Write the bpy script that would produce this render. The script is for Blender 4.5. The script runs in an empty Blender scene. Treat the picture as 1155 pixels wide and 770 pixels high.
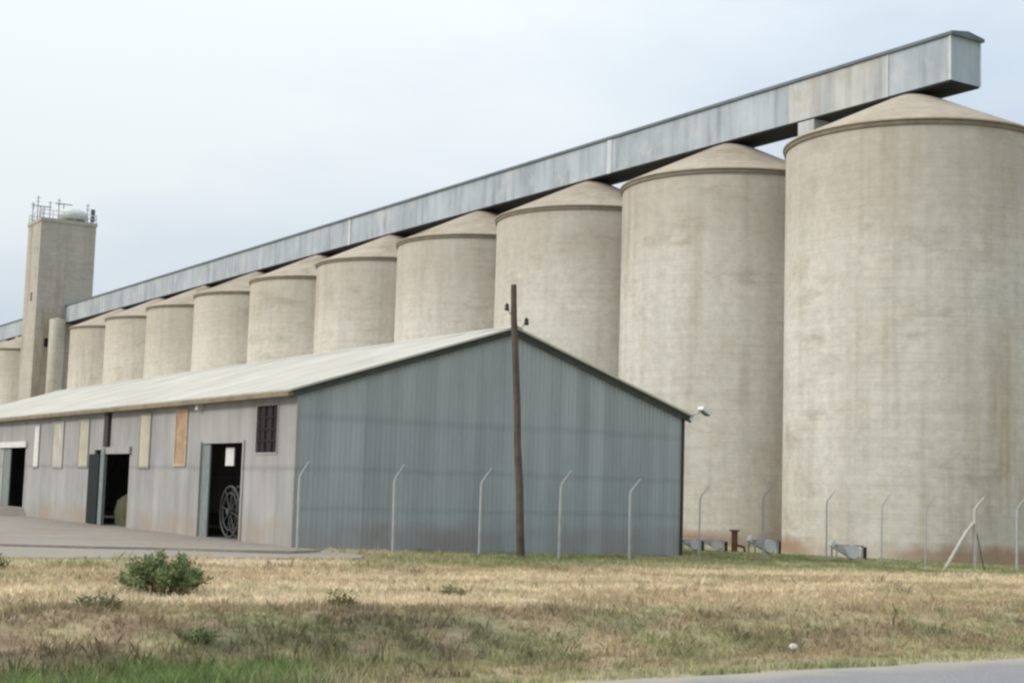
import bpy, math, random
import numpy as np
from mathutils import Vector, Matrix, noise as mnoise

rnd = random.Random(7)
rng = np.random.default_rng(11)
scene = bpy.context.scene
col = scene.collection

# ------------------------------------------------------------------ layout
PSI = 0.56899                                  # heading of the silo row and of the shed
E2 = Vector((math.cos(PSI), math.sin(PSI), 0))   # across the row
D2 = Vector((-math.sin(PSI), math.cos(PSI), 0))  # along the row, going away
SHED = Vector((-7.40, 51.395, 0)); SW, SL, EAVE, RIDGE, RX = 17.26, 62.0, 5.5, 8.32, 8.78
SILO = Vector((20.376, 74.459, 0)); STEP, SR = 14.0716, 6.459
SILO_Z = -0.55
ROAD0 = Vector((0.97, 22.05, 0)); ROAD_Z = -0.60

# ------------------------------------------------------------------ object helpers
def tag(o, label=None, cat=None, group=None, kind=None):
    if label: o['label'] = label
    if cat: o['category'] = cat
    if group: o['group'] = group
    if kind: o['kind'] = kind
    return o

def empty(name, loc=(0, 0, 0), rz=0.0):
    o = bpy.data.objects.new(name, None); col.objects.link(o)
    o.location = loc; o.rotation_euler = (0, 0, rz); o.empty_display_size = .3
    return o

def copy_tree(o, parent=None):
    c = o.copy(); col.objects.link(c); c.parent = parent
    for ch in list(o.children): copy_tree(ch, c)
    return c

class MB:
    """collects shapes for one mesh"""
    def __init__(s): s.v = []; s.f = []; s.sm = []
    def add(s, vs, fs, smooth=False):
        b = len(s.v); s.v += [tuple(v) for v in vs]
        for f in fs: s.f.append(tuple(i + b for i in f)); s.sm.append(smooth)
        return s
    def box(s, x0, x1, y0, y1, z0, z1, M=None):
        vs = [Vector((x, y, z)) for z in (z0, z1) for y in (y0, y1) for x in (x0, x1)]
        if M is not None: vs = [M @ v for v in vs]
        return s.add(vs, [(0, 2, 3, 1), (4, 5, 7, 6), (0, 1, 5, 4), (2, 6, 7, 3), (0, 4, 6, 2), (1, 3, 7, 5)])
    def tube(s, pts, rad, n=10, cap=True):
        pts = [Vector(p) for p in pts]; m = len(pts)
        if not hasattr(rad, '__len__'): rad = [rad] * m
        vs = []; ref = None
        for i, p in enumerate(pts):
            t = (pts[min(i + 1, m - 1)] - pts[max(i - 1, 0)]).normalized()
            if ref is None: ref = Vector((1, 0, 0)) if abs(t.x) < .9 else Vector((0, 1, 0))
            a = (ref - t * ref.dot(t)).normalized(); ref = a; b = t.cross(a)
            for k in range(n):
                an = 2 * math.pi * k / n
                vs.append(p + (a * math.cos(an) + b * math.sin(an)) * rad[i])
        fs = [(i * n + k, i * n + (k + 1) % n, (i + 1) * n + (k + 1) % n, (i + 1) * n + k) for i in range(m - 1) for k in range(n)]
        s.add(vs, fs, True)
        if cap: s.add([vs[k] for k in range(n)], [tuple(range(n - 1, -1, -1))]); s.add(vs[-n:], [tuple(range(n))])
        return s
    def lathe(s, prof, n=48, smooth=True, M=None):
        """profile of (radius, z); sharp corners by repeating a point"""
        vs = []
        for r, z in prof:
            for k in range(n):
                a = 2 * math.pi * k / n; v = Vector((r * math.cos(a), r * math.sin(a), z))
                vs.append(M @ v if M is not None else v)
        fs = []
        for i in range(len(prof) - 1):
            if prof[i] == prof[i + 1]: continue
            for k in range(n): fs.append((i * n + k, i * n + (k + 1) % n, (i + 1) * n + (k + 1) % n, (i + 1) * n + k))
        return s.add(vs, fs, smooth)
    def build(s, name, mat, parent=None):
        me = bpy.data.meshes.new(name); me.from_pydata(s.v, [], s.f); me.update()
        me.polygons.foreach_set('use_smooth', s.sm)
        o = bpy.data.objects.new(name, me); col.objects.link(o)
        if mat: me.materials.append(mat)
        o.parent = parent
        return o

# ------------------------------------------------------------------ material helpers
class NT:
    def __init__(s, name):
        s.m = bpy.data.materials.new(name); s.m.use_nodes = True
        s.t = s.m.node_tree; s.b = s.t.nodes['Principled BSDF']; s.b.inputs['Specular IOR Level'].default_value = .25
    def n(s, typ, **kw):
        nd = s.t.nodes.new(typ)
        for k, v in kw.items():
            if k.startswith('i_'): nd.inputs[k[2:].replace('_', ' ')].default_value = v
            else: setattr(nd, k, v)
        return nd
    def l(s, a, b): s.t.links.new(a, b)
    def coord(s, scale=(1, 1, 1), rand=0.0):
        tc = s.n('ShaderNodeTexCoord'); out = tc.outputs['Object']
        mp = s.n('ShaderNodeMapping'); mp.inputs['Scale'].default_value = scale
        if rand:
            oi = s.n('ShaderNodeObjectInfo'); mu = s.n('ShaderNodeVectorMath', operation='SCALE'); mu.inputs[0].default_value = (rand, rand * .7, rand * .3)
            s.l(oi.outputs['Random'], mu.inputs['Scale']); ad = s.n('ShaderNodeVectorMath', operation='ADD')
            s.l(out, ad.inputs[0]); s.l(mu.outputs[0], ad.inputs[1]); out = ad.outputs[0]
        s.l(out, mp.inputs['Vector']); return mp.outputs[0]
    def noise(s, scale, detail=4, rough=.55, vec=(1, 1, 1), rand=0.0):
        nd = s.n('ShaderNodeTexNoise'); nd.inputs['Scale'].default_value = scale; nd.inputs['Detail'].default_value = detail
        nd.inputs['Roughness'].default_value = rough; s.l(s.coord(vec, rand), nd.inputs['Vector']); return nd.outputs['Fac']
    def ramp(s, fac, *stops, interp='LINEAR'):
        r = s.n('ShaderNodeValToRGB'); r.color_ramp.interpolation = interp
        els = r.color_ramp.elements
        while len(els) < len(stops): els.new(.5)
        for e, (p, c) in zip(els, stops):
            e.position = p; e.color = (c, c, c, 1) if not hasattr(c, '__len__') else (*c, 1)
        s.l(fac, r.inputs['Fac']); return r.outputs['Color']
    def mix(s, fac, a, b, mode='MIX'):
        m = s.n('ShaderNodeMix', data_type='RGBA', blend_type=mode)
        for sock, v in ((m.inputs[0], fac), (m.inputs[6], a), (m.inputs[7], b)):
            if isinstance(v, (int, float)): sock.default_value = v
            elif isinstance(v, tuple): sock.default_value = (*v, 1)
            else: s.l(v, sock)
        return m.outputs[2]
    def math(s, op, a, b=None):
        m = s.n('ShaderNodeMath', operation=op)
        for sock, v in zip(m.inputs, (a, b)):
            if v is None: continue
            if isinstance(v, (int, float)): sock.default_value = v
            else: s.l(v, sock)
        return m.outputs[0]
    def axis(s, i):
        sp = s.n('ShaderNodeSeparateXYZ'); s.l(s.coord(), sp.inputs[0]); return sp.outputs[i]
    def bump(s, h, strength=.3, dist=.02):
        b = s.n('ShaderNodeBump'); b.inputs['Strength'].default_value = strength; b.inputs['Distance'].default_value = dist
        s.l(h, b.inputs['Height']); s.l(b.outputs[0], s.b.inputs['Normal'])
    def done(s, colr, rough=.85, metal=0.0):
        if isinstance(colr, tuple): s.b.inputs['Base Color'].default_value = (*colr, 1)
        else: s.l(colr, s.b.inputs['Base Color'])
        s.b.inputs['Roughness'].default_value = rough; s.b.inputs['Metallic'].default_value = metal
        return s.m

def concrete(name, c0, c1, soil=False, lift=True, stain=.8):
    t = NT(name)
    big = t.noise(.16, 5, .6, rand=300)
    c = t.mix(t.ramp(big, (.3, 0.0), (.7, 1.0)), c0, c1)
    # slip form lifts: horizontal bands
    band = t.noise(1.0, 4, .7, (.12, .12, 3.4), rand=300)
    c = t.mix(1.0, c, t.ramp(band, (.3, .94), (.5, 1.0), (.7, 1.03)), 'MULTIPLY')
    # rain streaks
    st = t.noise(1.0, 5, .65, (1.1, 1.1, .03), rand=300)
    c = t.mix(1.0, c, t.ramp(st, (.3, .89), (.5, 1.0), (.72, 1.05)), 'MULTIPLY')
    fine = t.noise(2.2, 7, .75, (1, 1, 1.25), rand=300)
    c = t.mix(1.0, c, t.ramp(fine, (.3, .84), (.7, 1.12)), 'MULTIPLY')
    z_ = t.axis(2); lz = t.math('ADD', t.math('DIVIDE', z_, .44), t.math('MULTIPLY', t.noise(.5, 3), .22))
    fr_ = t.math('ABSOLUTE', t.math('SUBTRACT', t.math('FRACT', lz), .5))
    jn = t.math('MULTIPLY', t.ramp(fr_, (.40, 0.0), (.49, 1.0)), t.ramp(t.noise(.7, 4, .65, (1, 1, .6), rand=77), (.38, .15), (.62, 1.0)))
    c = t.mix(t.math('MULTIPLY', jn, .24), c, t.mix(1.0, c, (.62, .60, .56), 'MULTIPLY'))
    wn = t.n('ShaderNodeTexWhiteNoise', noise_dimensions='1D'); t.l(t.math('FLOOR', lz), wn.inputs['W'])
    c = t.mix(1.0, c, t.ramp(wn.outputs['Value'], (0.0, .98), (1.0, 1.015)), 'MULTIPLY')
    oi = t.n('ShaderNodeObjectInfo'); c = t.mix(1.0, c, t.ramp(oi.outputs['Random'], (0.0, .95), (1.0, 1.04)), 'MULTIPLY')
    st2 = t.noise(1.0, 4, .6, (1.9, 1.9, .045), rand=210); low2 = t.noise(.2, 2, .5, (1, 1, .5), rand=33)
    c = t.mix(t.math('MULTIPLY', t.ramp(st2, (.52, 0.0), (.66, .55)), t.ramp(low2, (.42, .1), (.6, 1.0))), c, t.mix(1.0, c, (.80, .77, .70), 'MULTIPLY'))
    pale = t.noise(1.0, 5, .65, (.5, .5, .22), rand=480)
    c = t.mix(t.ramp(pale, (.56, 0.0), (.7, .5)), c, t.mix(1.0, c, (1.12, 1.13, 1.14), 'MULTIPLY'))
    mot = t.noise(.55, 6, .7, (1, 1, 1.3), rand=55)
    c = t.mix(t.ramp(mot, (.5, 0.0), (.68, .5)), c, t.mix(1.0, c, (.86, .81, .72), 'MULTIPLY'))
    # brown / ochre stains, running down
    s1 = t.noise(1.0, 3, .5, (.22, .22, .07), rand=611)
    s2 = t.noise(1.0, 4, .65, (.9, .9, .12), rand=611)
    f = t.math('MULTIPLY', t.ramp(s1, (.54, 0.0), (.68, 1.0)), t.ramp(s2, (.42, 0.0), (.62, 1.0)))
    c = t.mix(t.math('MULTIPLY', f, stain), c, (.22, .165, .095))
    # dark damp smears and patches, sideways
    s3 = t.noise(1.0, 5, .65, (.2, .2, .5), rand=900)
    c = t.mix(t.ramp(s3, (.57, 0.0), (.70, .5)), c, (.27, .225, .17))
    if soil:
        z = t.axis(2); wob = t.noise(.8, 4, .6)
        h = t.math('SUBTRACT', t.math('ADD', z, t.math('MULTIPLY', wob, -1.0)), -.02)
        c = t.mix(t.math('MULTIPLY', t.ramp(h, (0.0, .75), (.5, .0)), t.ramp(t.noise(.13, 2, rand=40), (.42, .25), (.56, 1.0))), c, (.30, .165, .10))
        # browner weathered top, under the ring beam
        c = t.mix(t.math('MULTIPLY', t.ramp(t.math('DIVIDE', t.math('ADD', z, t.math('MULTIPLY', wob, 3.0)), 24.0), (.66, 0.0), (.84, 1.0)), .45), c, (.33, .285, .225))
        # one ochre leak down one side
        sp = t.n('ShaderNodeSeparateXYZ'); t.l(t.coord(), sp.inputs[0])
        ang = t.math('ARCTAN2', sp.outputs[1], sp.outputs[0]); w1 = t.noise(1.0, 4, .6, (1.2, 1.2, .15))
        dd = t.math('ABSOLUTE', t.math('ADD', ang, t.math('ADD', 1.15, t.math('MULTIPLY', t.math('SUBTRACT', w1, .5), .25))))
        fz = t.ramp(t.math('DIVIDE', z, 20.0), (.1, 0.2), (.22, 1.0), (.42, .7), (.62, 0.0))
        fl_ = t.math('MULTIPLY', t.math('MULTIPLY', t.ramp(dd, (.02, .6), (.16, .25), (.5, .0)), fz), t.ramp(t.noise(1.0, 4, .6, (2.5, 2.5, .12)), (.35, .25), (.6, 1.0)))
        c = t.mix(fl_, c, (.33, .21, .08))
    t.bump(t.math('ADD', t.math('MULTIPLY', band, .5), t.math('MULTIPLY', fine, .6)), .25, .05)
    return t.done(c, .92)

def sheeting(name, base, var, pitch, axis, soil=None, patch=None, sheet=.75, rough=.55, metal=0.0, laps=(), lapamt=.75, streak=.85, blot=(.86, 1.12), rib=.5):
    """corrugated metal sheet: colour differs sheet by sheet, ribs are bump"""
    t = NT(name); a = t.axis(axis)
    k = t.math('FLOOR', t.math('DIVIDE', a, sheet))
    wn = t.n('ShaderNodeTexWhiteNoise', noise_dimensions='1D'); t.l(k, wn.inputs['W'])
    c = t.mix(wn.outputs['Value'], base, var)
    sc = [1.1, 1.1, .06]
    if axis != 2: sc = [1.1 if i == axis else .12 for i in range(3)]
    st = t.noise(1.3, 4, .6, tuple(sc)); c = t.mix(1.0, c, t.ramp(st, (.3, streak), (.5, 1.0), (.7, 1.1)), 'MULTIPLY')
    bl = t.noise(.35, 5, .6); c = t.mix(1.0, c, t.ramp(bl, (.3, blot[0]), (.7, blot[1])), 'MULTIPLY')
    for z0, wd in laps:
        zz = t.math('ABSOLUTE', t.math('SUBTRACT', t.math('ADD', t.axis(2), t.math('MULTIPLY', t.noise(.8, 3), .25)), z0 + .125))
        c = t.mix(t.ramp(zz, (0.0, 1.0), (wd, 0.0)), c, t.mix(1.0, c, (lapamt, lapamt, lapamt), 'MULTIPLY'))
    if patch:
        p = t.noise(.45, 5, .65, (1, 1, 1)); c = t.mix(t.ramp(p, (.54, 0.0), (.7, .75)), c, patch)
    if soil:
        wob = t.noise(.9, 4, .6); h = t.math('SUBTRACT', t.axis(2), t.math('MULTIPLY', wob, 1.1))
        f = t.math('MULTIPLY', t.ramp(h, (0.0, .6), (.45, .0)), t.ramp(t.noise(.25, 3), (.4, .15), (.6, 1.0)))
        c = t.mix(f, c, soil)
    w = t.math('SINE', t.math('MULTIPLY', a, 2 * math.pi / pitch))
    t.bump(w, rib, .02)
    return t.done(c, rough, metal)

def plain(name, c, rough=.7, var=.15, scale=3.0, metal=0.0, bump=0.0):
    t = NT(name); nz = t.noise(scale, 4, .6)
    cc = t.mix(1.0, c, t.ramp(nz, (.3, 1 - var), (.7, 1 + var)), 'MULTIPLY')
    if bump: t.bump(nz, bump, .03)
    return t.done(cc, rough, metal)

M = {}
M['silo'] = concrete('silo_concrete', (.53, .497, .438), (.62, .587, .53), soil=True, stain=.5)
M['cone'] = concrete('silo_roof_concrete', (.355, .298, .235), (.455, .40, .325), stain=.9)
M['ring'] = plain('ring_beam_shade', (.19, .16, .125), .9, .2, 1.5)  # rim shadow line put into the beam's dark brown colour
M['tower'] = concrete('tower_concrete', (.37, .34, .305), (.43, .40, .36))
M['slab'] = concrete('annex_concrete', (.46, .43, .37), (.52, .49, .43))
M['gal'] = sheeting('gallery_sheeting', (.315, .35, .385), (.39, .425, .46), .25, 1, patch=(.49, .48, .46), sheet=1.9, rough=.5, streak=.7)
M['gal_worn'] = sheeting('worn_gallery_sheeting', (.40, .41, .41), (.47, .47, .46), .25, 1, patch=(.40, .34, .28), sheet=1.2, rough=.6, streak=.72)
M['gal_end'] = sheeting('gallery_end_sheeting', (.36, .41, .45), (.42, .47, .5), .25, 0, sheet=.9, rough=.5)
M['gal_roof'] = plain('gallery_roof_metal', (.13, .155, .175), .6, .2, 1.0)
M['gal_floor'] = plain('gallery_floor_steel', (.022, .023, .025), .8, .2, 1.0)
M['gal_strip'] = plain('gallery_cover_strip', (.50, .525, .53), .5, .12, 1.0)
M['gable'] = sheeting('gable_sheeting', (.31, .34, .345), (.365, .395, .40), .2, 0, soil=(.255, .205, .175), sheet=.66, rough=.6,
                      laps=((4.55, .2), (2.75, .17), (1.35, .15)), lapamt=.87, streak=.87, blot=(.95, 1.05), rib=.9)
M['side'] = sheeting('side_sheeting', (.315, .307, .295), (.355, .345, .332), .152, 1, soil=(.33, .25, .18), sheet=.8, rough=.65,
                     laps=((2.7, .16),), lapamt=.8, streak=.84)
M['roof'] = sheeting('roof_sheeting', (.465, .44, .385), (.51, .485, .43), .2, 1, patch=(.46, .41, .33), sheet=.8, rough=.6, streak=.9)
M['barge'] = plain('barge_board', (.055, .065, .06), .7, .25)
M['gutter'] = plain('rusty_gutter', (.22, .175, .105), .8, .3, 1.3)
M['teal'] = plain('teal_steel', (.18, .21, .205), .6, .15)
M['teal_dark'] = plain('dark_teal_steel', (.010, .014, .015), .7, .2)
M['white'] = plain('dull_white_paint', (.62, .62, .59), .6, .12)
M['yellow'] = plain('yellowed_sheet', (.44, .40, .30), .7, .18, 1.2)
M['yellow_pale'] = plain('faded_yellow_sheet', (.44, .415, .34), .7, .15, 1.2)
M['orange'] = plain('rusty_orange_board', (.38, .25, .155), .8, .22, 1.5)
M['orange_side'] = plain('orange_board_frame', (.43, .37, .25), .8, .2)
M['dark_glass'] = plain('dirty_dark_glass', (.012, .01, .01), .5, .2)
M['bar_red'] = plain('dark_red_bars', (.02, .011, .011), .7, .2)
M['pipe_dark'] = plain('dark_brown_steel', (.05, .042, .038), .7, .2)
M['olive'] = plain('olive_tarpaulin', (.07, .072, .035), .8, .3, 1.5, bump=.4)
M['wire'] = plain('grey_steel_hoop', (.085, .088, .085), .5, .2)
M['floor'] = plain('shed_floor', (.2, .19, .175), .9, .2)
M['inside'] = plain('shed_lining', (.12, .12, .115), .9, .2)
M['post'] = plain('concrete_post', (.36, .37, .365), .85, .18, 2.0)
M['post_tan'] = plain('weathered_strainer_post', (.43, .41, .37), .85, .18, 2.0)
M['wood'] = plain('creosoted_wood', (.10, .075, .062), .9, .35, 2.0, bump=.3)
M['ceramic'] = plain('brown_insulator', (.055, .04, .036), .35, .15)
M['pale_steel'] = plain('galvanised_bracket', (.42, .40, .37), .5, .15)
M['fan'] = plain('faded_galvanised_duct', (.52, .52, .51), .5, .2, 2.0)
M['fan_dark'] = plain('black_motor', (.03, .03, .032), .6, .2)
M['fan_blue'] = plain('faded_blue_frame', (.33, .335, .36), .6, .2)
M['rust'] = plain('rusty_iron', (.15, .075, .05), .9, .3, 4.0)
M['tank'] = plain('tank_fibreglass', (.58, .6, .59), .5, .12, .6)
M['tank_base'] = plain('tank_base', (.24, .25, .245), .8, .15)
M['aerial'] = plain('aerial_metal', (.27, .28, .30), .5, .1)
M['aerial_dark'] = plain('aerial_panel', (.11, .125, .145), .5, .1)
M['rail'] = plain('railing_metal', (.45, .46, .46), .6, .1)
M['stone'] = plain('pale_stone', (.62, .6, .55), .9, .15)

# ------------------------------------------------------------------ terrain
def vnoise(x, y, seed=0):
    """value noise on arrays, 0..1"""
    xi = np.floor(x).astype(np.int64); yi = np.floor(y).astype(np.int64); fx = x - xi; fy = y - yi
    fx = fx * fx * (3 - 2 * fx); fy = fy * fy * (3 - 2 * fy)
    def hsh(a, b):
        n = (a * 374761393 + b * 668265263 + seed * 974711) & 0x7fffffff
        n = ((n ^ (n >> 13)) * 1274126177) & 0x7fffffff
        return ((n ^ (n >> 16)) & 0xffff) / 65535.0
    return (hsh(xi, yi) * (1 - fx) + hsh(xi + 1, yi) * fx) * (1 - fy) + (hsh(xi, yi + 1) * (1 - fx) + hsh(xi + 1, yi + 1) * fx) * fy
def fbm(x, y, seed=0, o=4):
    r = 0; a = .5; t = 0
    for i in range(o): r = r + a * vnoise(x * 2 ** i, y * 2 ** i, seed + i); t += a; a *= .5
    return r / t
def sst(a, b, x):
    t = np.clip((x - a) / (b - a), 0, 1); return t * t * (3 - 2 * t)
def road_s(x, y): return (x - ROAD0.x) * D2.x + (y - ROAD0.y) * D2.y
def road_u(x, y): return (x - ROAD0.x) * E2.x + (y - ROAD0.y) * E2.y
def ground(x, y):
    x = np.asarray(x, float); y = np.asarray(y, float)
    s = road_s(x, y)
    plane = -.10 - .0168 * (np.clip(x, -7.4, 24) + 7.4)
    low = -.64 - .22 * sst(.2, 2.2, s)
    w = sst(3.6, 7.6, s + (fbm(x * .25, y * .25, 3) - .5) * 2.0)
    z = low * (1 - w) + plane * w
    rough = (fbm(x * .9, y * .9, 9) - .5) * .16 * sst(.6, 3, s) * (1 - .65 * sst(9, 14, s)) * (1 - sst(19, 22, s))
    z = np.where(s < 0, -.64, z + rough)
    return z

def zone_col(x, y):
    """plant colours of the verge, bank and field (what grows where)"""
    s = road_s(x, y) + (fbm(x * .5, y * .5, 21) - .5) * 1.6; u = road_u(x, y)
    streak = fbm(u * .10, s * .9, 5); blotch = fbm(x * .55, y * .55, 31); fine = fbm(x * 1.7, y * 1.7, 77)
    tan = np.stack([.74 + 0 * x, .62 + 0 * x, .43 + 0 * x], -1)
    tan2 = np.array([.54, .425, .27]); straw = np.array([.72, .62, .45])
    green = np.array([.22, .25, .115]); lush = np.array([.185, .275, .09]); brown = np.array([.42, .33, .205]); red = np.array([.29, .195, .13])
    dark = np.array([.19, .175, .105]); olive = np.array([.40, .385, .20])
    mixc = lambda c, d, f: c * (1 - f[..., None]) + d * f[..., None]
    c = mixc(tan, tan2, sst(.44, .58, streak) * .9); c = mixc(c, straw, sst(.55, .7, fine) * .6)
    c = mixc(c, olive, sst(.6, .75, blotch) * .5)
    # bank: brown, reddish and dark weeds with green patches
    b = mixc(brown * np.ones(c.shape), red, sst(.48, .62, fbm(x * .8, y * .8, 41)) * (.15 + .55 * sst(3, -2, x)))
    b = mixc(b, tan2, sst(.5, .66, fbm(x * .7, y * .7, 43)) * .7)
    b = mixc(b, dark, sst(.52, .66, fbm(x * .9, y * .9, 45)) * (.35 + .4 * sst(3, -2, x)))
    b = mixc(b, green, sst(.54, .66, fbm(x * .95, y * .95, 47)) * .65); b = mixc(b, olive, sst(.5, .64, fbm(x * 1.4, y * 1.4, 49)) * .6)
    b = b * (1 - .38 * sst(2.5, -3.5, x) * sst(.3, .55, fbm(x * .45, y * .45, 63)))[..., None]
    c = mixc(b, c, sst(6.2, 9.2, s))
    # verge beside the road and lush ditch at the left
    v = mixc(olive * np.ones(c.shape), straw * .8, sst(.45, .6, fine) * .7); v = mixc(v, green, sst(.5, .65, blotch) * .6)
    c = mixc(v, c, sst(1.6, 3.2, s))
    lushf = sst(-1.9, -3.4, x + (blotch - .5) * 4) * (1 - sst(3.0, 5.2, s)) * sst(.32, .5, fbm(x * .7, y * .7, 57) + .08)
    c = mixc(c, lush, lushf * .9)
    # green strip along the fence
    f = sst(19.6, 21.6, s) * sst(-6.5, -1, x) * (.55 + .45 * sst(.4, .6, blotch)); c = mixc(c, np.array([.26, .31, .13]), f * .9)
    f = sst(19, 21.5, s) * sst(-5, -7.5, x) * sst(.42, .6, blotch); c = mixc(c, olive, f * .7)
    return c

def axis_steps(lo, hi, fine, far):
    a = list(np.arange(lo, hi + 1e-6, fine)); st = fine
    while a[-1] < far: st *= 1.35; a.append(a[-1] + st)
    st = fine
    while a[0] > -far: st *= 1.35; a.insert(0, a[0] - st)
    return np.array(a)
gx = axis_steps(-22, 32, .35, 1500); gy = axis_steps(12, 72, .35, 1500)
X, Y = np.meshgrid(gx, gy); Z = ground(X, Y)
gv = np.stack([X.ravel(), Y.ravel(), Z.ravel()], 1); nx, ny = len(gx), len(gy)
ii = (np.arange(ny - 1)[:, None] * nx + np.arange(nx - 1)[None, :]).ravel()
gf = np.stack([ii, ii + 1, ii + nx + 1, ii + nx], 1)

def np_mesh(name, v, f, mat, cols=None):
    me = bpy.data.meshes.new(name); k = f.shape[1]
    me.vertices.add(len(v)); me.vertices.foreach_set('co', np.ascontiguousarray(v, np.float32).ravel())
    me.loops.add(f.size); me.loops.foreach_set('vertex_index', np.ascontiguousarray(f, np.int32).ravel())
    me.polygons.add(len(f)); me.polygons.foreach_set('loop_start', np.arange(0, f.size, k, dtype=np.int32))
    me.polygons.foreach_set('loop_total', np.full(len(f), k, np.int32)); me.update(calc_edges=True)
    if cols is not None:
        at = me.color_attributes.new('tint', 'FLOAT_COLOR', 'POINT')
        at.data.foreach_set('color', np.concatenate([cols, np.ones((len(cols), 1))], 1).astype(np.float32).ravel())
    me.materials.append(mat); o = bpy.data.objects.new(name, me); col.objects.link(o); return o

t = NT('soil_and_turf'); at = t.n('ShaderNodeAttribute', attribute_name='tint')
c = t.mix(1.0, at.outputs['Color'], t.ramp(t.noise(5, 6, .7), (.3, .7), (.7, 1.2)), 'MULTIPLY')
c = t.mix(t.ramp(t.noise(1.6, 5, .65), (.5, 0.0), (.68, .35)), c, (.30, .22, .145)); t.bump(t.noise(9, 5, .7), .6, .05)
M['soil'] = t.done(c, .95)
g = np_mesh('ground', gv, gf, M['soil'], zone_col(gv[:, 0], gv[:, 1]) * .85)
g.data.polygons.foreach_set('use_smooth', np.ones(len(g.data.polygons), bool)); tag(g, kind='structure')

# road
t = NT('asphalt'); a1 = t.ramp(t.noise(18, 4, .8), (.3, .8), (.7, 1.2)); c = t.mix(t.noise(.5, 4), (.225, .22, .222), (.28, .272, .268))
c = t.mix(1.0, c, a1, 'MULTIPLY')
e_ = t.math('ADD', t.axis(1), t.math('MULTIPLY', t.noise(.9, 4, .6), 1.6)); c = t.mix(t.ramp(t.math('ADD', e_, .3), (.25, 0.0), (1.0, .95)), c, (.37, .33, .275))
t.bump(t.noise(60, 3), .3, .01); M['asphalt'] = t.done(c, .9)
rd = empty('road_axis') if False else None
rb = MB()
NS = 120; us = np.linspace(-300, 300, NS + 1)
edge = [.0 + .22 * (vnoise(np.array([u * .9]), np.array([0.0]), 4)[0] - .5) for u in us]
us = np.concatenate([np.linspace(-300, -15, 20), np.linspace(-14.5, 30, 90), np.linspace(32, 300, 20)])
edge = [.3 * (fbm(np.array([u * .9]), np.array([0.3]), 4)[0] - .5) for u in us]
vs = []
for u, w in zip(us, edge): vs += [(u, w, 0), (u, -1.2, .01), (u, -7.2, .01), (u, -7.3, -.03), (u, w + .04, -.04)]
fs = []
for i in range(len(us) - 1):
    a = i * 5; b = a + 5
    fs += [(a + 1, b + 1, b, a), (a + 2, b + 2, b + 1, a + 1), (a + 3, b + 3, b + 2, a + 2), (a, b, b + 4, a + 4)]
road = rb.add(vs, fs).build('road', M['asphalt']); road.location = (ROAD0.x, ROAD0.y, ROAD_Z); road.rotation_euler = (0, 0, PSI)
tag(road, kind='structure')

# yard apron (poured concrete) with its edge, and the pale track in front of it
def slab_poly(name, pts, z0, z1, mat):
    n = len(pts); vs = [(x, y, z1) for x, y in pts] + [(x, y, z0) for x, y in pts]
    fs = [tuple(range(n))] + [(i, i + n, (i + 1) % n + n, (i + 1) % n) for i in range(n)]
    return tag(MB().add(vs, fs).build(name, mat), kind='structure')
t = NT('yard_concrete'); c = t.mix(t.noise(.35, 5, .6), (.265, .23, .195), (.345, .31, .27)); c = t.mix(1.0, c, t.ramp(t.noise(3, 6, .7), (.3, .8), (.7, 1.1)), 'MULTIPLY')
c = t.mix(t.ramp(t.noise(.8, 5, .6, (.3, 1, 1)), (.5, 0.0), (.68, .7)), c, (.25, .18, .13)); M['yard'] = t.done(c, .9)
t = NT('track_gravel'); c = t.mix(t.noise(.6, 5, .65), (.28, .25, .205), (.35, .315, .27)); c = t.mix(1.0, c, t.ramp(t.noise(14, 4, .8), (.3, .75), (.7, 1.2)), 'MULTIPLY')
t.bump(t.noise(25, 4), .5, .03); M['track'] = t.done(c, .95)
wl = lambda x, y: (SHED + E2 * x + D2 * y)
far = wl(0.02, 61.9); far2 = wl(-40, 62)
slab_poly('yard', [(-60, 40), (-30, 45.4), (-16.2, 47.5), (-13.2, 47.7), (-11, 48.3), (-8.6, 48.3), (-7.0, 48.7), (-6.2, 50.2), (-7.15, 51.4), (far.x, far.y), (far2.x, far2.y)], -.3, -.002, M['yard'])
def track_edge(u): return 23.9 + .5 * (fbm(np.array([u * .5]), np.array([.7]), 8)[0] - .5)
tu = np.linspace(-60, -1.2, 70) + 0
pts = [ROAD0 + E2 * (u + 20 - 0) + D2 * track_edge(u) for u in np.linspace(-80, -12.6, 80)]
pts = [(p.x, p.y) for p in pts] + [(-4.6, 46.9), (-4.6, 48.6), (-5.4, 50.4), (-6.0, 50.0), (-7.0, 48.0), (-9, 48.0), (-12, 48.2), (-20, 47.5), (-80, 36)]
slab_poly('track', pts, -.3, -.075, M['track'])

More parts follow.
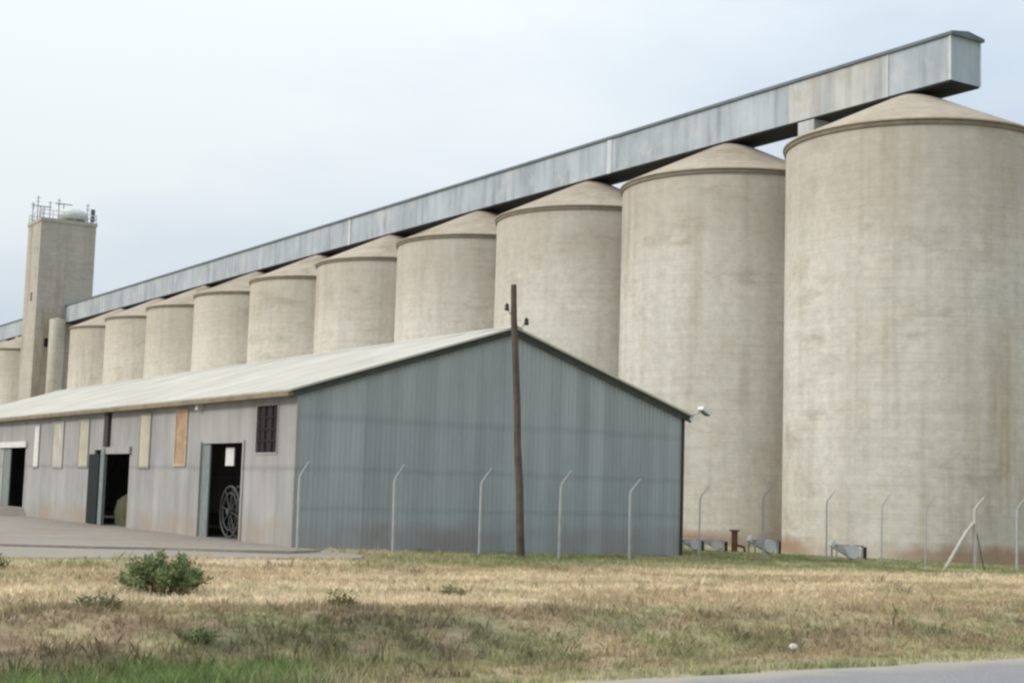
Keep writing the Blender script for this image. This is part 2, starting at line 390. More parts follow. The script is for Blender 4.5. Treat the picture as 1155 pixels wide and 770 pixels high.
# ------------------------------------------------------------------ silos
HW = 20.69
def make_silo():
    r = empty('grain_silo', (SILO.x, SILO.y, SILO_Z))
    MB().lathe([(SR, -.5), (SR, HW - .2)], 96).build('wall', M['silo'], r)
    MB().lathe([(SR, HW - .2), (SR + .09, HW - .18), (SR + .09, HW - .18), (SR + .09, HW + .02), (SR + .09, HW + .02), (SR - .2, HW + .03)], 96).build('ring_beam', M['ring'], r)
    R0 = SR + .16; top = 23.97
    prof = [(R0 - .3, HW + .031), (R0, HW + .04), (R0, HW + .04), (R0, HW + .11), (R0, HW + .11)]
    for q in (.8, .6, .4, .2, .11): prof.append((R0 * q, HW + .11 + (top - HW - .15) * (1 - q) * (1.0 if q > .15 else .985)))
    prof += [(.3, top - .1), (.02, top - .06)]
    MB().lathe(prof, 96).build('roof', M['cone'], r)
    return r
silo_labels = {
 0: 'nearest and largest concrete silo, at the right picture edge, with an ochre rust streak',
 1: 'tall concrete silo beside the right eave of the grey shed, second from right end',
 2: 'concrete silo behind the shed ridge just right of the pole top, third from right',
 3: 'concrete silo behind the shed roof left of the wooden pole, fourth from right end',
 4: 'concrete silo above the middle of the shed roof, fifth from right end of the row',
 5: 'concrete silo above the shed roof over its barred window, sixth from right end',
 6: 'concrete silo seen over the shed roof, seventh from the right end of the row',
 7: 'concrete silo seen over the shed roof, eighth from the right end of the row',
 8: 'small far concrete silo over the shed roof, second to the right of the tower',
 9: 'small far concrete silo right beside the narrow round shaft of the tower',
 12: 'far concrete silo just left of the tower, mostly hidden behind it',
 13: 'farthest visible concrete silo at the left picture edge beyond the tower'}
proto = make_silo()
for i in silo_labels:
    o = proto if i == 0 else copy_tree(proto)
    p = SILO + D2 * (STEP * i); o.location = (p.x, p.y, SILO_Z)
    o.rotation_euler = (0, 0, 0.9 * i if i else 0)
    tag(o, silo_labels[i], 'silo', 'round concrete grain silos in a long row')

# ------------------------------------------------------------------ conveyor gallery on top
GX0, GX1, GZ0, GZ1 = -.80, 1.35, 23.10, 25.36
def gallery(t0, t1, label, cols, strips, near_end):
    r = empty('conveyor_gallery', SILO, PSI)
    b = MB()
    b.add([(GX0, t0, GZ0), (GX0, t1, GZ0), (GX0, t1, GZ1), (GX0, t0, GZ1), (GX1, t0, GZ0), (GX1, t1, GZ0), (GX1, t1, GZ1), (GX1, t0, GZ1)],
          [(0, 3, 2, 1), (4, 5, 6, 7), (1, 2, 6, 5)])
    b.build('side_cladding', M['gal'], r)
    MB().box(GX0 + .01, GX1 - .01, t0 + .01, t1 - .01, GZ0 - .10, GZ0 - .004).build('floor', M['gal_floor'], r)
    if near_end:
        o = MB().box(GX0 - .012, GX0 - .003, 1.05, 8.4, GZ0 - .01, GZ1 - .03).build('weathered_panel', M['gal_worn'], r); o['label'] = 'pale streaked cladding panel'
        MB().box(GX0 - .004, GX1 + .004, t0 - .03, t0 - .002, GZ0 - .02, GZ1 - .002).build('end_panel', M['gal_end'], r)
        for x in (GX0, GX1): MB().box(x - .05, x + .05, t0 - .06, t0 + .08, GZ0 - .02, GZ1 - .004).build('corner_strip', M['gal_strip'], r)
    xm = (GX0 + GX1) / 2; ov = .14
    prof = [(GX0 - ov, GZ1), (GX0 - ov, GZ1 + .16), (xm, GZ1 + .34), (GX1 + ov, GZ1 + .16), (GX1 + ov, GZ1)]
    vs = [(x, y, z) for y in (t0 - (.22 if near_end else 0), t1) for x, z in prof]
    MB().add(vs, [(0, 5, 6, 1), (1, 6, 7, 2), (2, 7, 8, 3), (3, 8, 9, 4), (4, 9, 5, 0), (0, 1, 2, 3, 4), (9, 8, 7, 6, 5)]).build('roof', M['gal_roof'], r)
    for tt in cols:
        MB().box(GX0 + .005, GX0 + 1.2, tt - .62, tt + .62, -.8, GZ0 - .102).build('support_column', M['gal_worn'], r)
    for tt, w in strips: MB().box(GX0 - .05, GX0 - .004, tt - w, tt + w, GZ0 - .03, GZ1 - .02).build('cover_strip', M['gal_strip'], r)
    return tag(r, label, 'conveyor gallery')
gallery(-3.1, 150.4, 'long grey metal clad conveyor gallery running along the silo tops to the tower',
        [STEP * .5], [(25.3, .25), (63.5, .2), (1.0, .03)], True)
gallery(157.3, 205, 'short far length of conveyor gallery on the silos left of the tower', [STEP * 12.5], [], False)

# ------------------------------------------------------------------ elevator tower
TX0, TX1, TY0, TY1, TZ = -4.75, 2.80, 150.5, 157.2, 37.3
tw = tag(empty('elevator_tower', SILO, PSI), 'tall square concrete elevator tower at the left end of the silo row', 'tower')
MB().box(TX0, TX1, TY0, TY1, -1, TZ - .5).build('shaft', M['tower'], tw)
MB().box(TX0 - .12, TX1 + .12, TY0 - .12, TY1 + .12, TZ - .497, TZ).build('parapet', M['tower'], tw)
Ma = Matrix.Translation((-2.1, 149.2, 0))
MB().lathe([(1.05, -1), (1.05, 23.3), (1.05, 23.3), (.02, 23.55)], 32, M=Ma).build('annex', M['slab'], tw)
for x, z in ((-3.0, 20.2),):
    m = MB().box(x - .4, x + .4, TY0 - .02, TY0 + .02, z - .6, z + .6); m.build('window', M['dark_glass'], tw)
m = MB().box(TX0 - .02, TX0 + .02, 153, 153.7, 26, 27.2); m.build('window', M['dark_glass'], tw)
rl = MB()
ry0, ry1, rx0, rx1 = TY0 + .05, TY1 - .05, TX0 + .05, TX1 - .05
for z in (.55, 1.1): rl.tube([(rx0, ry0, TZ + z), (rx1, ry0, TZ + z), (rx1, ry1, TZ + z), (rx0, ry1, TZ + z), (rx0, ry0, TZ + z)], .045, 5)
for k in range(6):
    x = rx0 + (rx1 - rx0) * k / 5
    for y in (ry0, ry1): rl.tube([(x, y, TZ), (x, y, TZ + 1.1)], .045, 5)
    y = ry0 + (ry1 - ry0) * k / 5
    for x in (rx0, rx1): rl.tube([(x, y, TZ), (x, y, TZ + 1.1)], .045, 5)
rl.build('railing', M['rail'], tw)
def tp(x, y, z=TZ): return SILO + E2 * x + D2 * y + Vector((0, 0, z))
tk = tag(empty('water_tank', tp(.35, 153.6), PSI), 'pale domed water tank standing on the roof of the tower', 'water tank')
MB().lathe([(1.75, .55), (2.05, .85), (2.1, 1.2), (1.9, 1.65), (1.35, 2.0), (.6, 2.17), (.02, 2.2)], 32).build('shell', M['tank'], tk)
MB().lathe([(1.5, 0), (1.6, .3), (1.76, .55), (1.76, .55), (.05, .56)], 32).build('stand', M['tank_base'], tk)
def aerial(name, x, y, h, label, kind):
    r = tag(empty(name, tp(x, y), PSI), label, 'aerial', 'aerials on the tower roof')
    MB().tube([(0, 0, 0), (0, 0, h)], .07, 6).build('mast', M['aerial'], r)
    if kind == 'whip':
        for z in (h - .25, h - .8): MB().tube([(-.3, 0, z), (.3, 0, z)], .035, 5).build('element', M['aerial'], r)
    elif kind == 'yagi':
        m = MB().tube([(-1.2, 0, h - .1), (1.2, 0, h - .1)], .06, 6)
        for k in range(7): x0 = -1.1 + k * .37; m.tube([(x0, -.45, h - .1), (x0, .45, h - .1)], .03, 5)
        m.build('element', M['aerial_dark'], r)
    else:
        for dz in (0, .95):
            m = MB().box(-.28, .28, -.22, -.06, h - 1.75 + dz, h - .95 + dz); m.build('panel', M['aerial_dark'], r)
    return r
aerial('whip_aerial', -4.45, 156.5, 3.0, 'tall thin whip aerial at the left back corner of the tower roof', 'whip')
aerial('whip_aerial', -3.3, 152.0, 2.6, 'thin whip aerial standing just left of the tank on the tower', 'whip')
aerial('whip_aerial', -4.3, 151.2, 1.5, 'short aerial near the front left corner of the tower roof', 'whip')
aerial('yagi_aerial', -.3, 156.2, 3.3, 'aerial with a long horizontal boom standing above the tank on the tower', 'yagi')
aerial('whip_aerial', -4.6, 153.4, 3.4, 'tallest thin whip aerial on the left edge of the tower roof', 'whip')
aerial('whip_aerial', -2.4, 150.9, 2.9, 'thin whip aerial on the front edge of the tower roof left of the tank', 'whip')
aerial('whip_aerial', 1.6, 151.0, 2.7, 'thin whip aerial on the front edge of the tower roof near the dark panel', 'whip')
aerial('yagi_aerial', -3.9, 154.6, 2.3, 'low aerial with a horizontal boom at the left side of the tower roof', 'yagi')
aerial('panel_aerial', 2.35, 151.1, 2.0, 'dark panel aerial at the right front corner of the tower roof', 'panel')
aerial('whip_aerial', 2.5, 156.4, 2.2, 'thin whip aerial at the right back corner of the tower roof', 'whip')

# ------------------------------------------------------------------ the shed
sh = tag(empty('storage_shed', SHED, PSI), 'long corrugated iron shed with grey blue gable and pale roof in front of the silos', 'shed')
holes = [(4.69, 8.99, -.2, 3.66), (17.83, 23.05, -.2, 3.50), (35.6, 40.4, .44, 3.72), (1.64, 3.52, 3.28, 4.98), (47.5, 51.5, -.2, 3.6)]
def wall_with_holes(x0, x1, ya, yb, za, zb, holes):
    ts = sorted({ya, yb, *[h[0] for h in holes], *[h[1] for h in holes]}); zs = sorted({za, zb, *[h[2] for h in holes], *[h[3] for h in holes]})
    inh = lambda y, z: any(h[0] < y < h[1] and h[2] < z < h[3] for h in holes)
    m = MB()
    for i in range(len(ts) - 1):
        for j in range(len(zs) - 1):
            a, b, c, d = ts[i], ts[i + 1], zs[j], zs[j + 1]
            if inh((a + b) / 2, (c + d) / 2): continue
            m.add([(x0, a, c), (x0, b, c), (x0, b, d), (x0, a, d)], [(0, 3, 2, 1)]); m.add([(x1, a, c), (x1, b, c), (x1, b, d), (x1, a, d)], [(0, 1, 2, 3)])
    for a, b, c, d in holes:
        m.add([(x0, a, c), (x1, a, c), (x1, a, d), (x0, a, d)], [(0, 1, 2, 3)]); m.add([(x0, b, c), (x1, b, c), (x1, b, d), (x0, b, d)], [(3, 2, 1, 0)])
        m.add([(x0, a, d), (x1, a, d), (x1, b, d), (x0, b, d)], [(0, 1, 2, 3)]); m.add([(x0, a, c), (x1, a, c), (x1, b, c), (x0, b, c)], [(3, 2, 1, 0)])
    return m
wall_with_holes(0, .12, 0.0, SL, -.2, EAVE, holes).build('side_wall', M['side'], sh)
wall_with_holes(SW, SW - .12, 0.0, SL, -.9, EAVE, []).build('side_wall', M['side'], sh)
for y, nm in ((0.0, 'gable_wall'), (SL - .1, 'gable_wall')):
    a = MB(); pr = [(.003, -.9), (SW - .003, -.9), (SW - .003, EAVE - .03), (RX, RIDGE - .03), (.003, EAVE - .03)]
    vs = [(x, y - .004, z) for x, z in pr] + [(x, y + .1, z) for x, z in pr]
    a.add(vs, [(0, 1, 2, 3, 4), (9, 8, 7, 6, 5)] + [(i, i + 5, (i + 1) % 5 + 5, (i + 1) % 5) for i in range(5)])
    a.build(nm, M['gable'], sh)
MB().box(.13, SW - .13, .12, SL - .12, -.6, .001).build('floor', M['floor'], sh)
# roof: two slopes of sheet with overhang
def slope(xa, za, xb, zb, th=.07):
    n = Vector((-(zb - za), 0, xb - xa)).normalized() * th
    if n.z < 0: n = -n
    y0, y1 = -.28, SL + .28
    vs = []
    for y in (y0, y1):
        vs += [(xa, y, za), (xb, y, zb), (xb + n.x, y, zb + n.z), (xa + n.x, y, za + n.z)]
    return MB().add(vs, [(0, 1, 2, 3), (7, 6, 5, 4), (0, 4, 5, 1), (1, 5, 6, 2), (2, 6, 7, 3), (3, 7, 4, 0)])
kl = (RIDGE - EAVE) / RX; kr = (RIDGE - EAVE) / (SW - RX)
slope(-.42, EAVE - .42 * kl + .01, RX, RIDGE + .01).build('roof_slope', M['roof'], sh)
slope(SW + .32, EAVE - .32 * kr + .01, RX, RIDGE + .01).build('roof_slope', M['roof'], sh)
MB().add([(RX - .3, -.3, RIDGE + .0), (RX, -.3, RIDGE + .13), (RX + .3, -.3, RIDGE + .0), (RX - .3, SL + .3, RIDGE + .0), (RX, SL + .3, RIDGE + .13), (RX + .3, SL + .3, RIDGE + .0)],
         [(0, 1, 4, 3), (1, 2, 5, 4)]).build('ridge_cap', M['roof'], sh)
m = MB()
for xa, za, xb, zb in ((-.40, EAVE - .40 * kl, RX - .002, RIDGE), (SW + .30, EAVE - .30 * kr, RX + .002, RIDGE)):
    vs = [(x, y, z) for y in (-.16, -.10) for x, z in ((xa, za - .24), (xb, zb - .24), (xb, zb - .002), (xa, za - .002))]
    m.add(vs, [(0, 1, 2, 3), (7, 6, 5, 4), (0, 4, 5, 1), (1, 5, 6, 2), (2, 6, 7, 3), (3, 7, 4, 0)])
m.build('barge_board', M['barge'], sh)
ez = EAVE - .42 * kl
MB().box(-.47, -.29, -.2, SL + .2, ez - .15, ez - .003).build('gutter', M['gutter'], sh)
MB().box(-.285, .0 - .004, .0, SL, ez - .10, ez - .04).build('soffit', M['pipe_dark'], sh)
MB().box(SW + .2, SW + .36, -.24, SL + .2, EAVE - .32 * kr - .14, EAVE - .32 * kr - .002).build('gutter', M['white'], sh)
MB().box(-.05, .06, -.06, -.01, -.1, EAVE - .2).build('corner_strip', M['side'], sh)
MB().box(SW - .08, SW + .05, -.06, -.01, -.6, EAVE - .2).build('corner_strip', M['pipe_dark'], sh)  # dark strip added to paint the shaded right edge of the gable
# barred window
w = MB()
a, b, c, d = 1.64, 3.52, 3.28, 4.98
for q in ((a - .07, a, c - .07, d + .07), (b, b + .07, c - .07, d + .07), (a, b, c - .07, c), (a, b, d, d + .07)): w.box(-.03, .05, q[0], q[1], q[2], q[3])
wf = tag(w.build('window', M['side'], sh), 'small dark barred window near the gable corner')
MB().box(.07, .09, a, b, c, d).build('pane', M['dark_glass'], wf)
w = MB()
for k in (1, 2, 3): z = c + (d - c) * k / 4; w.box(.02, .05, a, b, z - .035, z + .035)
for k in (1, 2): y = a + (b - a) * k / 3; w.box(.02, .05, y - .03, y + .03, c, d)
w.build('window_bars', M['bar_red'], wf)
# boarded lights
def light(a, b, c, d, mat, fr, lab):
    o = MB().box(-.035, -.004, a, b, c, d).build('boarded_window', mat, sh); o['label'] = lab
    f = MB()
    for q in ((a - .1, a, c - .1, d + .1), (b, b + .1, c - .1, d + .1), (a, b, c - .1, c), (a, b, d, d + .1)): f.box(-.06, -.004, q[0], q[1], q[2], q[3])
    f.build('frame', fr, o)
light(10.75, 11.95, 2.85, 5.0, M['orange'], M['orange_side'], 'rust orange boarded window')
light(15.2, 16.5, 2.75, 4.98, M['yellow'], M['side'], 'yellow boarded window')
light(24.1, 25.6, 2.75, 4.92, M['yellow'], M['side'], 'pale yellow boarded window')
light(28.4, 30.2, 2.7, 4.9, M['yellow_pale'], M['side'], 'faded cream boarded window')
light(32.9, 33.9, 2.7, 4.85, M['white'], M['side'], 'white boarded window')
# small bulkhead lamp under the eave
MB().box(-.25, -.004, 9.05, 9.3, 5.0, 5.3).build('wall_lamp', M['white'], sh)
# near doorway
MB().box(.03, .09, 8.15, 8.98, -.01, 3.62).build('sliding_door', M['teal'], sh)
for y_ in (8.99, 4.56): MB().box(-.06, -.004, y_, y_ + .13, 0, 3.75).build('door_jamb', M['side'], sh)
# middle doorway: dark leaf, pale post, lintel box and pipe above
MB().box(-.10, -.04, 22.0, 23.6, 0.02, 3.3).build('sliding_door', M['teal_dark'], sh)
MB().box(-.16, -.02, 21.05, 21.6, 0.0, 3.55).build('door_post', M['teal'], sh)
MB().box(-.12, -.02, 17.6, 21.04, 3.3, 3.62).build('lintel', M['side'], sh)
MB().box(-.16, -.004, 20.75, 21.35, 3.63, 5.30).build('downpipe', M['pipe_dark'], sh)
# far doorway
MB().box(-.14, -.004, 35.2, 41.2, 3.73, 4.05).build('lintel', M['white'], sh)
MB().box(.03, .09, 38.9, 40.38, .46, 3.7).build('sliding_door', M['teal'], sh)
# ramp up to the far doorway
rp = MB(); z1 = .42
rp.add([(-.006, 34.6, -.01), (-.006, 41.6, -.01), (-.006, 41.0, z1), (-.006, 35.3, z1), (-3.2, 33.6, -.012), (-3.2, 42.4, -.012), (-1.0, 41.0, z1), (-1.0, 35.3, z1)],
       [(2, 3, 7, 6), (4, 5, 6, 7), (0, 4, 7, 3), (5, 1, 2, 6)])
ro = rp.build('loading_ramp', M['yard']); ro.location = SHED; ro.rotation_euler = (0, 0, PSI); tag(ro, kind='structure')
# things inside the doorways
def sp(x, y, z=0.0): return SHED + E2 * x + D2 * y + Vector((0, 0, z))
o = tag(empty('wire_reel', sp(.75, 7.15), PSI), 'round grey spoked reel standing just inside the nearest shed doorway', 'reel')
m = MB(); N = 40
for rr, th in ((.98, .045), (.72, .03)):
    for dx in (-.18, .18): m.tube([(dx, rr * math.cos(2 * math.pi * k / N), 1.03 + rr * math.sin(2 * math.pi * k / N)) for k in range(N + 1)], th, 6, False)
m.build('rim', M['wire'], o)
m = MB()
for k in range(8):
    an = math.pi / 4 * k + .2
    for dx in (-.18, .18): m.tube([(dx, 0, 1.03), (dx, .98 * math.cos(an), 1.03 + .98 * math.sin(an))], .022, 5)
m.build('spoke', M['wire'], o)
MB().tube([(-.3, 0, 1.03), (.3, 0, 1.03)], .12, 12).build('hub', M['wire'], o)
o = tag(empty('hanging_board', sp(.35, 6.85, 3.66), PSI), 'small white board hanging in the top of the nearest doorway', 'board')
MB().box(-.02, .02, -.42, .42, -.86, -.16).build('board_face', M['white'], o)
for y in (-.35, .35): MB().tube([(0, y, -.17), (0, y, .02)], .012, 5).build('hanger', M['wire'], o)
m = MB(); hs = []
for k in range(13):
    y = 17.6 + k * .28
    zt = 1.95 - .055 * k + .05 * math.sin(k * 2.1)
    hs.append((y, zt))
vs = []
for y, zt in hs:
    for x, z in ((.5, 0), (.46 + .04 * math.sin(y * 5), zt * .5), (.55, zt - .12), (.75, zt), (2.6, zt + .05), (2.7, 0)): vs.append((x, y, z))
fs = [(i * 6 + j, (i + 1) * 6 + j, (i + 1) * 6 + j + 1, i * 6 + j + 1) for i in range(12) for j in range(5)] + [(5, 4, 3, 2, 1, 0), tuple(72 + j for j in range(6))]
o = m.add(vs, fs, True).build('tarpaulin_stack', M['olive']); o.location = SHED; o.rotation_euler = (0, 0, PSI)
tag(o, 'stack under an olive tarpaulin inside the middle shed doorway', 'covered stack')
# flood lamp at the right eave
fl = tag(empty('flood_lamp', sp(SW + .36, -.3, EAVE + .05), PSI), 'small white flood lamp on the right eave corner of the shed gable', 'lamp')
MB().tube([(-.3, .3, -.12), (.05, 0, -.02), (.28, -.1, .05)], .035, 6).build('bracket', M['pale_steel'], fl)
Mt = Matrix.Translation((.42, -.14, .1)) @ Matrix.Rotation(.5, 4, 'Y')
MB().box(-.26, .26, -.18, .18, -.07, .09, Mt).build('lamp_head', M['white'], fl)
MB().box(-.22, .22, -.14, .14, -.10, -.072, Mt).build('lamp_glass', M['tank_base'], fl)

# ------------------------------------------------------------------ wooden pole
gz = lambda x, y: float(ground(np.array([x]), np.array([y]))[0])
px, py = .56, 52.2
pl = tag(empty('utility_pole', (px, py, gz(px, py))), 'dark wooden utility pole standing before the shed gable with two insulators', 'pole')
lean = Vector((-.56, 0, 0)); HP = 9.72
at_ = lambda z: Vector((lean.x * z / HP, 0, z))
MB().tube([at_(z) + (Vector((rnd.uniform(-.03, .03), 0, 0))) for z in (-.3, 1, 2.5, 4, 5.5, 7, 8.5, HP)], [.15, .143, .135, .13, .124, .12, .113, .10], 12).build('shaft', M['wood'], pl)
for sx, z, dx in ((-1, 8.95, .26), (1, 8.45, .42)):
    a = at_(z - .25); b = Vector((at_(z).x + sx * dx, -.05, z - .1)); mid = (a + b) / 2 + Vector((0, 0, -.12))
    MB().tube([a, mid, b], .022, 6).build('bracket', M['pale_steel'], pl)
    MB().lathe([(.02, -.08), (.085, -.06), (.1, 0), (.06, .04), (.085, .08), (.07, .15), (.02, .2)], 12, M=Matrix.Translation(b)).build('insulator', M['ceramic'], pl)
    if sx == 1: pass

# ------------------------------------------------------------------ fence posts
posts = [(-.1401, 49.6, 'grey fence post with bent top before the left corner of the shed gable', 1),
         (-.0758, 51.2, 'bent top fence post before the gable, second from its left corner', 1),
         (-.0177, 52.6, 'bent top fence post nearest to the left of the wooden pole', 1),
         (.0358, 53.4, 'bent top fence post nearest to the right of the wooden pole', 1),
         (.0833, 55.4, 'bent top fence post before the right end of the shed gable', 1),
         (.1300, 58.3, 'thin pale fence post just right of the shed, before the second silo', .7),
         (.1734, 61.8, 'bent top fence post before the gap between the two nearest silos', 1),
         (.2158, 62.0, 'pale fence post before the nearest silo, leftmost in front of it', .75),
         (.2528, 61.8, 'straight pale fence post right of the grey duct under the nearest silo', .75),
         (.2826, 61.7, 'straight pale fence post next to the foot of the sloping brace', .75),
         (.3158, 61.5, None, 1),
         (.3440, 61.3, 'bent top fence post at the right picture edge, right of the braced post', 1)]
def post_mesh(r, stem, mat, parent=None):
    m = MB().tube([(0, 0, -.3), (0, 0, stem - .12), (.015, -.005, stem), (.06, -.02, stem + .1), (.36, -.16, stem + .54)], [r, r, r, r * .85, r * .5], 8)
    return m.build('post_shaft', mat, parent)
base = empty('fence_post'); post_mesh(.056, 2.58, M['post'], base)
thin = empty('fence_post'); post_mesh(.034, 2.5, M['post'], thin)
used = set()
for ratio, y, lab, k in posts:
    x = ratio * y
    if lab is None:
        o = tag(empty('strainer_post', (x, y, gz(x, y))), 'thick bent top strainer post held by a sloping brace before the nearest silo', 'fence post', 'bent top fence posts in a line')
        post_mesh(.085, 2.5, M['post_tan'], o)
        MB().tube([(-.08, -.05, 1.95), (-.45, -.15, 1.5), (-1.5, -.5, -.15)], [.075, .075, .08], 8).build('brace', M['post_tan'], o)
        MB().tube([(.04, 0, 1.75), (.5, .35, -.05)], .02, 5).build('stay', M['pipe_dark'], o)
        continue
    src = base if k == 1 else thin
    o = src if src.name not in used else copy_tree(src); used.add(src.name)
    o.location = (x, y, gz(x, y)); o.scale = (1, 1, rnd.uniform(.97, 1.03)); o.rotation_euler = (rnd.uniform(-.012, .012), rnd.uniform(-.012, .012), rnd.uniform(-.2, .2))
    tag(o, lab, 'fence post', 'bent top fence posts in a line')

# ------------------------------------------------------------------ ducts and fans at the silo feet
def make_fan():
    r = empty('aeration_fan')
    m = MB(); 
    Mt = Matrix.Translation((-.15, 0, .38)) @ Matrix.Rotation(.5, 4, 'Y')
    m.box(-.62, .62, -.17, .17, -.12, .12, Mt); m.build('duct', M['fan'], r)
    m = MB()
    for x in (-.55, .5):
        for y in (-.3, .3): m.box(x - .03, x + .03, y - .03, y + .03, -.2, .62)
    m.box(-.6, .55, -.33, -.28, .56, .62); m.box(-.6, .55, .28, .33, .56, .62); m.box(-.6, -.54, -.28, .28, .56, .62)
    m.build('frame', M['fan_blue'], r)
    Ma = Matrix.Translation((.1, -.3, .36)) @ Matrix.Rotation(math.pi / 2, 4, 'X')
    MB().lathe([(.02, -.12), (.27, -.12), (.27, -.12), (.27, .12), (.27, .12), (.02, .12)], 20, M=Ma).build('fan_housing', M['fan'], r)
    MB().tube([(.66, -.1, -.1), (.66, -.1, .55)], .09, 12).build('motor', M['fan_dark'], r)
    return r
fan0 = make_fan()
for i, (rx, y, rz, sc, lab) in enumerate([(.2300, 66.2, .1, 1.12, 'grey duct and fan with black motor at the foot of the nearest silo'),
                                     (.1735, 69.0, .3, 1.1, 'grey duct on a frame in the gap between the two nearest silos'),
                                     (.1400, 70.2, -.1, .85, 'grey sloping duct with black motor left of the rusty pipe at the second silo'),
                                     (.1245, 69.6, .2, .8, 'grey sloping duct closest to the right corner of the shed')]):
    o = fan0 if i == 0 else copy_tree(fan0); x = rx * y
    o.location = (x, y, gz(x, y)); o.rotation_euler = (0, 0, rz); o.scale = (sc, sc, sc); tag(o, lab, 'aeration fan', 'ducts and fans at the silo feet')
x, y = .1538 * 71, 71.0
o = tag(empty('rusty_pipe', (x, y, gz(x, y))), 'rusty red upright pipe stub at the foot of the second silo', 'pipe')
MB().tube([(0, 0, -.2), (0, 0, .95)], .15, 12).build('stub', M['rust'], o)
MB().lathe([(.15, .95), (.24, .95), (.24, .95), (.24, 1.03), (.24, 1.03), (.02, 1.04)], 14).build('flange', M['rust'], o)
MB().tube([(.1, 0, .3), (.45, -.1, .22), (.5, -.1, -.1)], .07, 8).build('elbow', M['rust'], o)

# ------------------------------------------------------------------ plants
t = NT('grass_blades'); at = t.n('ShaderNodeAttribute', attribute_name='tint')
tr = t.n('ShaderNodeBsdfTranslucent'); t.l(at.outputs['Color'], tr.inputs['Color']); mx = t.n('ShaderNodeMixShader'); mx.inputs[0].default_value = .3
t.done(at.outputs['Color'], .8); t.l(t.b.outputs[0], mx.inputs[1]); t.l(tr.outputs[0], mx.inputs[2]); t.l(mx.outputs[0], t.t.nodes['Material Output'].inputs['Surface'])
M['grass'] = t.m

shed_c, shed_s = math.cos(PSI), math.sin(PSI)
track_poly = np.array(pts)
def in_poly(x, y, P):
    r = np.zeros(len(x), bool); n = len(P)
    for i in range(n):
        x1, y1 = P[i]; x2, y2 = P[(i + 1) % n]
        c = ((y1 > y) != (y2 > y)) & (x < (x2 - x1) * (y - y1) / (y2 - y1 + 1e-12) + x1); r ^= c
    return r
def free(x, y):
    s = road_s(x, y); ok = s > .05
    lx = (x - SHED.x) * E2.x + (y - SHED.y) * E2.y; ly = (x - SHED.x) * D2.x + (y - SHED.y) * D2.y
    ok &= ~((lx > -.05) & (lx < SW + .05) & (ly > -.08))
    ok &= ~in_poly(x, y, track_poly)
    ok &= ~((x < -6.2) & (y > 47.3 + (x + 16) * .05))
    for i in range(3):
        p = SILO + D2 * STEP * i; ok &= np.hypot(x - p.x, y - p.y) > SR + .1
    return ok
def blades(n, xr, yr, size, sfun=None, dens=None, colfun=None, per=6, spread=.07, width=.011, lean=.5, seed=1):
    g = np.random.default_rng(seed)
    x = g.uniform(*xr, n); y = g.uniform(*yr, n)
    ok = free(x, y) & (np.abs(x) < .40 * y + 4)
    if dens is not None: ok &= g.random(n) < dens(x, y)
    x, y = x[ok], y[ok]; k = len(x)
    hsc = (sfun(x, y) if sfun is not None else np.ones(k)) * size * g.uniform(.6, 1.35, k)
    c = (colfun or zone_col)(x, y) * g.uniform(.75, 1.25, k)[:, None]
    x = np.repeat(x, per); y = np.repeat(y, per); hsc = np.repeat(hsc, per); c = np.repeat(c, per, 0); m = len(x)
    x = x + g.normal(0, spread, m); y = y + g.normal(0, spread, m); z = ground(x, y) - .015
    a = g.uniform(0, 2 * np.pi, m); la = g.uniform(0, 2 * np.pi, m); ln = g.random(m) * lean
    hh = hsc * g.uniform(.5, 1.15, m); w = width * g.uniform(.6, 1.4, m) * (.6 + .4 * hsc / size)
    c = c * g.uniform(.8, 1.2, m)[:, None]
    b = np.stack([x, y, z], 1); dx = np.stack([np.cos(a) * w, np.sin(a) * w, 0 * a], 1)
    off = np.stack([np.cos(la) * ln * hh, np.sin(la) * ln * hh, hh], 1)
    mid = np.stack([np.cos(la) * ln * hh * .3, np.sin(la) * ln * hh * .3, hh * .55], 1)
    v = np.stack([b - dx, b + dx, b + mid + dx * .8, b + off, b + mid - dx * .8], 1).reshape(-1, 3)
    f = (np.arange(m)[:, None] * 5 + np.arange(5)[None, :])
    return v, f, np.repeat(c, 5, 0)
def turf(name, *parts):
    vo = 0; V = []; F = []; Cc = []
    for v, f, c in parts: V.append(v); F.append(f + vo); Cc.append(c); vo += len(v)
    return tag(np_mesh(name, np.concatenate(V), np.concatenate(F), M['grass'], np.concatenate(Cc)), kind='stuff')

